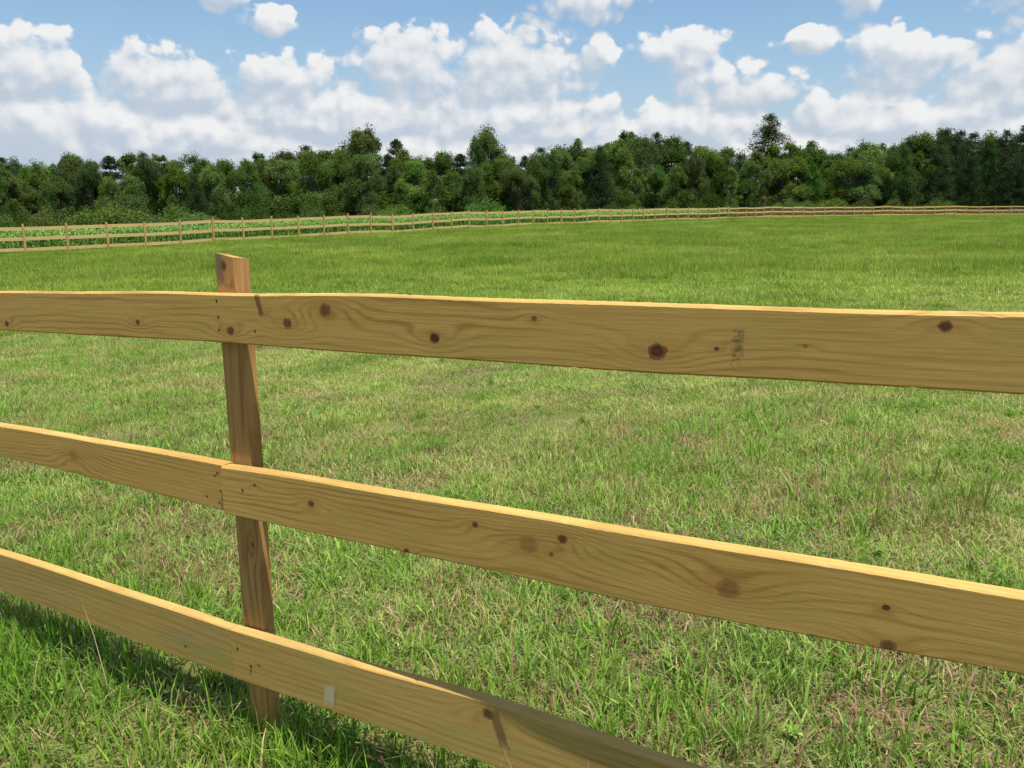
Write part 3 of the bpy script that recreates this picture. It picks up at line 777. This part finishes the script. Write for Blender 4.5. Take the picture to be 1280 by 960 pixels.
# ------------------------------------------------------------------ corn behind the far fence
def corn():
    rg = np.random.default_rng(21)
    m = leaf_material('corn_leaf', ((0.085, 0.190, 0.024), (0.160, 0.310, 0.048), (0.130, 0.250, 0.034), (0.250, 0.390, 0.085)), ((0.20, 0.17, 0.06), (0.28, 0.24, 0.10)), -0.3, 0.6, 0.25, trans=0.4, spec=0.08)
    protos = []
    for i in range(5):
        vs = []; fs = []; tint = []
        H = 1.02
        # stalk
        b0 = 0
        for z, r_ in ((0, 0.016), (0.6, 0.013), (H * 0.92, 0.006)):
            for k in range(5):
                vs.append((r_ * math.cos(k * 1.2566), r_ * math.sin(k * 1.2566), z)); tint.append(0.3)
        for lv in range(2):
            for k in range(5):
                fs.append((lv * 5 + k, lv * 5 + (k + 1) % 5, lv * 5 + 5 + (k + 1) % 5, lv * 5 + 5 + k))
        az = rg.random() * 6.28
        for j in range(10):
            z0 = 0.10 + j * 0.086; a = az + (j % 2) * math.pi + rg.normal(0, 0.35)
            L = rg.uniform(0.42, 0.66) * (1.0 if j < 8 else 0.75); w = rg.uniform(0.055, 0.08)
            d = np.array([math.cos(a), math.sin(a)]); q = np.array([-d[1], d[0]])
            th = rg.uniform(0.35, 0.6); p = np.array([0.0, 0.0, z0]); b0 = len(vs); tt = rg.random()
            for e, ww in enumerate((0.5, 1.0, 0.9, 0.55, 0.04)):
                for sg in (-1, 1):
                    vs.append((p[0] + q[0] * w * ww * sg / 2, p[1] + q[1] * w * ww * sg / 2, p[2] + 0.012 * ww)); tint.append(tt)
                p = p + np.array([d[0] * math.sin(th), d[1] * math.sin(th), math.cos(th)]) * L / 4
                th += rg.uniform(0.35, 0.6)
            for e in range(4): fs.append((b0 + 2 * e, b0 + 2 * e + 1, b0 + 2 * e + 3, b0 + 2 * e + 2))
        protos.append(mesh_np('corn_plant', np.array(vs), fs, m, False, {'tint': tint, 'dry': np.zeros(len(tint)), 'hgt': np.ones(len(tint))}))
    L = np.array(FENCE_A)[:7]
    seg = np.hypot(*np.diff(L, axis=0).T); cum = np.concatenate([[0], np.cumsum(seg)])
    X = []; Y = []
    for row in range(8):
        d = np.arange(0, cum[-1] - 6, 0.19) + rg.uniform(0, .1)
        x = np.interp(d, cum, L[:, 0]); y = np.interp(d, cum, L[:, 1])
        tx = np.gradient(x, d); ty = np.gradient(y, d)
        off = 1.5 + row * 0.85
        X.append(x - ty * off + rg.normal(0, 0.05, len(d))); Y.append(y + tx * off + rg.normal(0, 0.05, len(d)))
    x = np.concatenate(X); y = np.concatenate(Y)
    s = rg.uniform(0.85, 1.12, len(x)) * (1 + 0.07 * wob2(x, y, 0.4))
    rot = np.stack([rg.normal(0, .05, len(x)), rg.normal(0, .05, len(x)), rg.random(len(x)) * 6.283], 1)
    scatter('corn', protos, m, np.stack([x, y, ground_z(x, y)], 1), rot, np.stack([s, s, s], 1), rg.integers(0, 5, len(x)),
            'rows of young green corn standing right behind the far rail fence', 'corn')
    # dry brown undergrowth along the edge of the wood, on the right
    md = leaf_material('dry_brush', ((0.13, 0.075, 0.035), (0.20, 0.13, 0.06), (0.11, 0.10, 0.03), (0.16, 0.13, 0.05)), ((0.20, 0.12, 0.06), (0.28, 0.19, 0.09)), 0.1, 0.3, 0.3)
    br = []
    for i in range(3):
        p = blades(rg, 260, 0.8, 0.4, 1.0, 0.02, 0.04, 0.9, 0.4, 0.0, 12, 3, 0.5, 0.15)
        br.append(mesh_np('brush_clump', *p[:2], md, False, p[2]))
    B = np.array(FENCE_A[5:] + FENCE_B[1:])
    seg = np.hypot(*np.diff(B, axis=0).T); cum = np.concatenate([[0], np.cumsum(seg)])
    d = rg.uniform(0, cum[-1], 900)
    x = np.interp(d, cum, B[:, 0]); y = np.interp(d, cum, B[:, 1])
    # push away from the camera along the bearing
    r_ = np.hypot(x, y); off = rg.uniform(3.0, 10.0, len(d)); x += x / r_ * off; y += y / r_ * off
    s = rg.uniform(0.7, 1.3, len(x))
    scatter('brush', br, md, np.stack([x, y, ground_z(x, y)], 1), lie(x, y, rg), np.stack([s, s, s], 1), rg.integers(0, 3, len(x)),
            'low reddish brown undergrowth at the edge of the dark wood', 'brush')
corn()

# ------------------------------------------------------------------ trees
def foliage_material(name, c1, c2, c3, trans=0.3):
    m, t = new_mat(name)
    oi = t.n.new('ShaderNodeObjectInfo'); rnd = oi.outputs['Random']
    tint = t.attr('tint'); lump = t.attr('lump')
    c = t.mix(tint, c1, c2)
    c = t.mix(t.mapr(lump, 0.45, 1.0, 0.0, 0.8), c, c3)
    hs = t.n.new('ShaderNodeHueSaturation')
    t.link(c, hs.inputs['Color'])
    t.link(t.math('ADD', 0.468, t.math('MULTIPLY', rnd, 0.050)), hs.inputs['Hue'])
    t.link(t.math('ADD', 0.80, t.math('MULTIPLY', t.math('FRACT', t.math('MULTIPLY', rnd, 7.13)), 0.25)), hs.inputs['Saturation'])
    t.link(t.math('ADD', 0.76, t.math('MULTIPLY', t.math('FRACT', t.math('MULTIPLY', rnd, 3.7)), 0.55)), hs.inputs['Value'])
    c = hs.outputs[0]
    d = t.n.new('ShaderNodeBsdfDiffuse'); t.link(c, d.inputs[0])
    tr = t.n.new('ShaderNodeBsdfTranslucent'); t.link(t.mix(1.0, c, (1.05, 1.1, 0.55), 'MULTIPLY'), tr.inputs[0])
    mx = t.n.new('ShaderNodeMixShader'); mx.inputs[0].default_value = trans
    t.link(d.outputs[0], mx.inputs[1]); t.link(tr.outputs[0], mx.inputs[2])
    o = t.n.new('ShaderNodeOutputMaterial'); t.link(mx.outputs[0], o.inputs[0])
    return m
def bark_material(name, c):
    m, t = new_mat(name)
    tcn = t.n.new('ShaderNodeTexCoord')
    nz = t.noise(t.vmath('MULTIPLY', tcn.outputs['Object'], (6, 6, 1.2)), 2.0, 4, 0.6)
    b = t.n.new('ShaderNodeBsdfPrincipled'); t.link(t.mix(nz, (c[0] * .5, c[1] * .5, c[2] * .5), (c[0] * 1.4, c[1] * 1.4, c[2] * 1.4)), b.inputs['Base Color']); b.inputs['Roughness'].default_value = 0.95
    o = t.n.new('ShaderNodeOutputMaterial'); t.link(b.outputs[0], o.inputs[0])
    return m
M_BROAD = foliage_material('broadleaf_foliage', (0.055, 0.105, 0.024), (0.105, 0.180, 0.038), (0.145, 0.225, 0.048), 0.48)
M_DARK = foliage_material('dark_oak_foliage', (0.038, 0.080, 0.020), (0.075, 0.135, 0.030), (0.100, 0.165, 0.038), 0.48)
M_PINE = foliage_material('pine_foliage', (0.022, 0.046, 0.018), (0.040, 0.072, 0.024), (0.054, 0.090, 0.030), 0.3)
M_BUSH = foliage_material('bush_foliage', (0.050, 0.098, 0.022), (0.095, 0.165, 0.036), (0.125, 0.200, 0.045), 0.4)
M_BARK = bark_material('bark', (0.10, 0.085, 0.065))

def tube(path, radii, k=6):
    V = []; F = []
    path = [np.array(p, float) for p in path]
    for i, p in enumerate(path):
        dvec = path[min(i + 1, len(path) - 1)] - path[max(i - 1, 0)]; dvec /= np.linalg.norm(dvec) + 1e-9
        a = np.cross(dvec, [0.31, 0.9, 0.2]); a /= np.linalg.norm(a); b = np.cross(dvec, a)
        for j in range(k):
            th = 2 * math.pi * j / k
            V.append(p + (a * math.cos(th) + b * math.sin(th)) * radii[i])
    for i in range(len(path) - 1):
        for j in range(k):
            F.append((i * k + j, i * k + (j + 1) % k, (i + 1) * k + (j + 1) % k, (i + 1) * k + j))
    F.append(tuple((len(path) - 1) * k + j for j in range(k)))
    return np.array(V), F

def leaves(rg, centers, radii, per, size, up=0.15, squash=1.0, lumpv=None, aspect=0.6):
    n = len(centers) * per
    k = np.repeat(np.arange(len(centers)), per)
    d = rg.normal(0, 1, (n, 3)); d /= np.linalg.norm(d, axis=1)[:, None]
    d[:, 2] = np.where(d[:, 2] < -0.75, -d[:, 2], d[:, 2])
    rr = 0.25 + 1.15 * rg.random(n)
    P = centers[k] + d * (radii[k] * rr)[:, None] * np.array([1, 1, squash])
    nrm = d * 0.45 + rg.normal(0, 0.6, (n, 3)); nrm[:, 2] += up
    nrm /= np.linalg.norm(nrm, axis=1)[:, None]
    a = np.cross(nrm, rg.normal(0, 1, (n, 3))); a /= np.linalg.norm(a, axis=1)[:, None] + 1e-9
    b = np.cross(nrm, a)
    s = rg.uniform(size * 0.6, size * 1.35, n)[:, None]
    V = np.stack([P - a * s, P + b * s * aspect + nrm * s * 0.15, P + a * s, P - b * s * aspect + nrm * s * 0.15], 1).reshape(-1, 3)
    F = np.arange(n * 4).reshape(n, 4)
    lv = (rg.random(len(centers)) if lumpv is None else lumpv)
    at_ = {'tint': np.repeat(rg.random(n), 4), 'lump': np.repeat(lv[k], 4)}
    return V, F, at_

def broad_proto(seed, H, Wd, mat, base=0.06, nl=100, per=210, size=0.105, top=0.55, open_=0.0):
    rg = np.random.default_rng(seed)
    # several sub-crowns make the uneven outline
    subs = []
    for i in range(9):
        a = rg.random() * 6.283; r_ = rg.uniform(0.1, 0.34) * Wd
        subs.append((r_ * math.cos(a), r_ * math.sin(a), H * rg.uniform(0.22, 0.80), rg.uniform(0.12, 0.22) * Wd))
    subs.append((rg.normal(0, .04 * Wd), rg.normal(0, .04 * Wd), H * 0.86, 0.14 * Wd))
    for q in range(2): subs.append((rg.normal(0, .10 * Wd), rg.normal(0, .10 * Wd), H * rg.uniform(0.70, 0.80), 0.18 * Wd))
    subs.append((rg.normal(0, .1 * Wd), rg.normal(0, .1 * Wd), H * 0.30, 0.30 * Wd))
    C = []; Rr = []
    for i in range(nl):
        sx, sy, sz, sr = subs[rg.integers(0, len(subs))]
        d = rg.normal(0, 1, 3); d /= np.linalg.norm(d)
        if d[2] < -0.35: d[2] *= -0.6
        p = np.array([sx, sy, sz]) + d * sr * np.array([1, 1, 0.95]) * rg.uniform(0.7, 1.05)
        rad = rg.uniform(0.055, 0.12) * Wd * (1 - open_ * 0.4)
        p[2] = min(max(p[2], H * base), H - rad * 0.7)
        C.append(p); Rr.append(rad)
    C = np.array(C); Rr = np.array(Rr)
    V, F, A = leaves(rg, C, Rr, per, size)
    crown = mesh_np('crown', V, F, mat, False, A)
    tv = []; tf = []
    def add(path, rad, k=6):
        v, f = tube(path, rad, k); o = sum(len(q) for q in tv); tv.append(v); tf.extend([tuple(i + o for i in q) for q in f])
    lean = rg.normal(0, .03 * H, 2)
    add([(0, 0, -0.3), (lean[0] * .2, lean[1] * .2, H * .25), (lean[0] * .6, lean[1] * .6, H * .55), (lean[0], lean[1], H * .85)], [0.021 * H, 0.016 * H, 0.010 * H, 0.003 * H], 8)
    for i in rg.choice(len(C), 14, replace=False):
        z0 = min(C[i][2] * 0.55, H * .7); q = np.array([lean[0] * z0 / H, lean[1] * z0 / H, z0])
        add([q, (q + C[i]) / 2 + [0, 0, 0.03 * H], C[i]], [0.007 * H, 0.005 * H, 0.002 * H], 5)
    trunk = mesh_np('trunk', np.concatenate(tv), tf, M_BARK, True)
    return trunk, crown, H

def pine_proto(seed, H, Wd, mat, base=0.18, tiers=13, per=60, size=0.15, point=1.0):
    rg = np.random.default_rng(seed)
    C = []; Rr = []; tv = []; tf = []
    def add(path, rad, k=6):
        v, f = tube(path, rad, k); o = sum(len(q) for q in tv); tv.append(v); tf.extend([tuple(i + o for i in q) for q in f])
    add([(0, 0, -0.3), (0, 0, H * .5), (0, 0, H * .97)], [0.018 * H, 0.011 * H, 0.003 * H], 8)
    for i in range(tiers):
        u = (i + rg.uniform(-.3, .3)) / (tiers - 1); u = min(max(u, 0), 1)
        z = H * (base + (0.96 - base) * u)
        reach = Wd / 2 * ((1 - u) ** (0.75 * point) * 0.92 + 0.12) * rg.uniform(0.75, 1.15)
        nb = max(4, int(9 * (1 - u) + 4)); a0 = rg.random() * 6.28
        for j in range(nb):
            a = a0 + j * 6.283 / nb + rg.normal(0, .25); L = reach * rg.uniform(0.7, 1.1)
            tip = np.array([math.cos(a) * L, math.sin(a) * L, z + L * rg.uniform(-0.05, 0.25)])
            add([(0, 0, z), tip], [0.005 * H, 0.0015 * H], 4)
            for q in ((1.0, 0.7, 0.4) if L > 0.10 * Wd else (1.0, 0.5)):
                C.append(np.array([tip[0] * q, tip[1] * q, z + (tip[2] - z) * q]) + rg.normal(0, .02 * Wd, 3)); Rr.append(rg.uniform(0.085, 0.13) * Wd * (0.75 + .35 * (1 - u)))
    C.append(np.array([0, 0, H * .98])); Rr.append(0.04 * Wd)
    C = np.array(C); Rr = np.array(Rr)
    V, F, A = leaves(rg, C, Rr, per, size, 0.4, 0.8, None, 0.3)
    return mesh_np('trunk', np.concatenate(tv), tf, M_BARK, True), mesh_np('crown', V, F, mat, False, A), H

def bush_proto(seed, H, Wd, mat):
    rg = np.random.default_rng(seed)
    n = 20
    a = rg.random(n) * 6.283; r_ = np.sqrt(rg.random(n)) * Wd * 0.36
    z = H * (0.15 + 0.62 * rg.random(n) * (1 - r_ / (Wd * .55)))
    C = np.stack([r_ * np.cos(a), r_ * np.sin(a), z], 1); Rr = rg.uniform(0.12, 0.2, n) * Wd
    V, F, A = leaves(rg, C, Rr, 260, 0.075)
    V[:, 2] = np.maximum(V[:, 2], 0.0)
    tv = []; tf = []
    for i in range(6):
        v, f = tube([(0, 0, -0.2), C[i] * 0.5, C[i]], [0.03, 0.02, 0.008], 5); o = sum(len(q) for q in tv); tv.append(v); tf.extend([tuple(j + o for j in q) for q in f])
    return mesh_np('stem', np.concatenate(tv), tf, M_BARK, True), mesh_np('foliage', V, F, mat, False, A), H

PROTO = {
 'round': [broad_proto(s, 9.0, 6.8, M_BROAD) for s in (1, 2, 3, 4, 5, 6)],
 'oak': [broad_proto(s, 10.0, 7.8, M_DARK, base=0.03, nl=100) for s in (11, 12, 13, 14)],
 'airy': [broad_proto(s, 10.0, 6.6, M_BROAD, base=0.2, nl=50, per=190, size=0.105, open_=0.6) for s in (21, 22)],
 'pine': [pine_proto(s, 12.0, 7.5, M_PINE, base=0.10, tiers=14, point=0.6) for s in (31, 32, 33)],
 'cedar': [pine_proto(s, 9.0, 4.6, M_PINE, base=0.06, tiers=13, size=0.12, point=1.0) for s in (41, 42)],
 'bush': [bush_proto(s, 3.0, 4.2, M_BUSH) for s in (51, 52, 53)],
 'scrub': [bush_proto(s, 3.4, 4.2, M_DARK) for s in (61, 62, 63)],
}
KIND = {
 'round': ('broadleaf_tree', 'rounded mid green broadleaf tree', 'tree'),
 'oak': ('oak_tree', 'wide dark green broadleaf tree', 'tree'),
 'airy': ('broadleaf_tree', 'slender open light green tree', 'tree'),
 'pine': ('pine_tree', 'very dark dense pine', 'tree'),
 'cedar': ('cedar_tree', 'narrow pointed dark conifer', 'tree'),
 'bush': ('bush', 'light green leafy bush', 'bush'),
 'scrub': ('bush', 'dark green leafy bush', 'bush'),
}
def plant(kind, px, extra, topy, wide=1.0, label=None, var=None, row=''):
    """a tree on the bearing of px, `extra` metres beyond the far fence, as tall as its top stands in the photo"""
    b = (px - 640) / 1030.0
    fb = FENCE_LINE[:, 0] / FENCE_LINE[:, 1]
    d = float(np.interp(b, fb, FENCE_LINE[:, 1])) + extra * float(np.interp(px, [0, 640, 1000], [2.0, 1.7, 1.15]))
    x, y = b * d, d
    z = float(ground_z(x, y))
    height = CAM_H + (250 - topy) / 1030.0 * d - z
    lst = PROTO[kind]; tr, cr, H = lst[var if var is not None else random.randrange(len(lst))]
    nm, lab, cat = KIND[kind]
    place = 'of the wood beyond the corn' if px < 800 else ('of the wood beyond the fence corner' if px < 1195 else 'of the wood beyond the back fence')
    lab = lab + ' ' + row + ' ' + place
    grp = lab
    s = height / H
    o = empty(nm, (x, y, z - 0.02), random.uniform(0, 6.283))
    w = s * wide
    o.scale = (w, w, s)
    tag(o, label or lab, cat, grp if (label is None) else None)
    link(bpy.data.objects.new(tr.name.split('.')[0], tr), o)
    link(bpy.data.objects.new(cr.name.split('.')[0], cr), o)
    return o

SKY = np.array([(-120, 195), (0, 195), (20, 193), (45, 201), (80, 206), (105, 194), (135, 203), (165, 195), (205, 193), (240, 193), (270, 203), (300, 199), (330, 192), (370, 191), (400, 187), (430, 189), (463, 184),
 (500, 190), (530, 199), (550, 193), (580, 188), (610, 186), (650, 194), (660, 188), (700, 180), (740, 183), (775, 171), (800, 175), (845, 170), (880, 182), (905, 193), (950, 180), (1000, 180), (1040, 189), (1080, 182),
 (1110, 177), (1150, 170), (1180, 170), (1200, 163), (1230, 166), (1250, 161), (1280, 159), (1400, 158)], float)
def skyline(px): return float(np.interp(px, SKY[:, 0], SKY[:, 1]))
def wood():
    r = random.Random(17)
    # the tall ones that stand out against the sky
    plant('airy', 105, 22, 192, 1.15, 'thin leaved tree with open top showing sky between its branches', 0)
    plant('round', 463, 26, 166, 0.85, 'tall leafy tree rising above the wood beside a pointed conifer', 1)
    plant('cedar', 501, 27, 178, 1.0, 'pointed dark conifer beside a tall leafy tree above the wood', 0)
    plant('oak', 611, 30, 165, 0.80, 'tall round topped dark tree standing above the middle of the wood', 1)
    plant('airy', 775, 32, 166, 1.2, 'leafy tree with broad top rising above the wood', 1)
    plant('pine', 948, 26, 152, 0.9, 'tallest pine like tree with pointed top above the wood', 1)
    plant('airy', 1155, 30, 164, 0.9, 'thin crowned tree beside the darkest pines', 0)
    # back row follows the skyline
    px = -110.0
    while px < 1400:
        right = px > 1150
        kind = r.choices(['round', 'oak', 'airy', 'pine', 'cedar'], [4, 3, 3.2, 0.8, 0.8] if not right else [0.3, 2.0, 0.2, 6, 0.5])[0]
        if px < 70: kind = r.choice(['oak', 'oak', 'round', 'pine'])
        plant(kind, px, r.uniform(21, 30), skyline(px) + r.uniform(-3, 10), r.uniform(0.75, 1.1) * (1.25 if kind in ('cedar',) else 1.0), row='at the back')
        px += r.uniform(15, 24)
    # front row, lower and overlapping
    px = -110.0
    while px < 1400:
        right = px > 1150
        kind = r.choices(['round', 'oak', 'airy', 'pine'], [5, 3.5, 1.6, 0.5] if not right else [0.6, 3.5, 0, 4])[0]
        if px < 70: kind = r.choice(['oak', 'oak', 'round'])
        h = 268 - (268 - skyline(px)) * r.uniform(0.60, 0.95)
        plant(kind, px, r.uniform(12, 18), h, r.uniform(0.70, 1.05), row='in the front row')
        px += r.uniform(16, 25)
    # undergrowth between the trunks
    px = -100.0
    while px < 1400:
        plant('scrub', px, r.uniform(16, 24), r.uniform(222, 240), r.uniform(1.0, 1.4), row='among the trunks')
        px += r.uniform(24, 40)
    # bushes along the edge
    px = -100.0
    while px < 1400:
        kind = r.choices(['bush', 'scrub'], [1, 2.2] if px < 1150 else [0.35, 2])[0]
        plant(kind, px, r.uniform(8.0, 11.5), r.uniform(240, 264), r.uniform(0.8, 1.2), row='at the edge')
        px += r.uniform(22, 44)
wood()
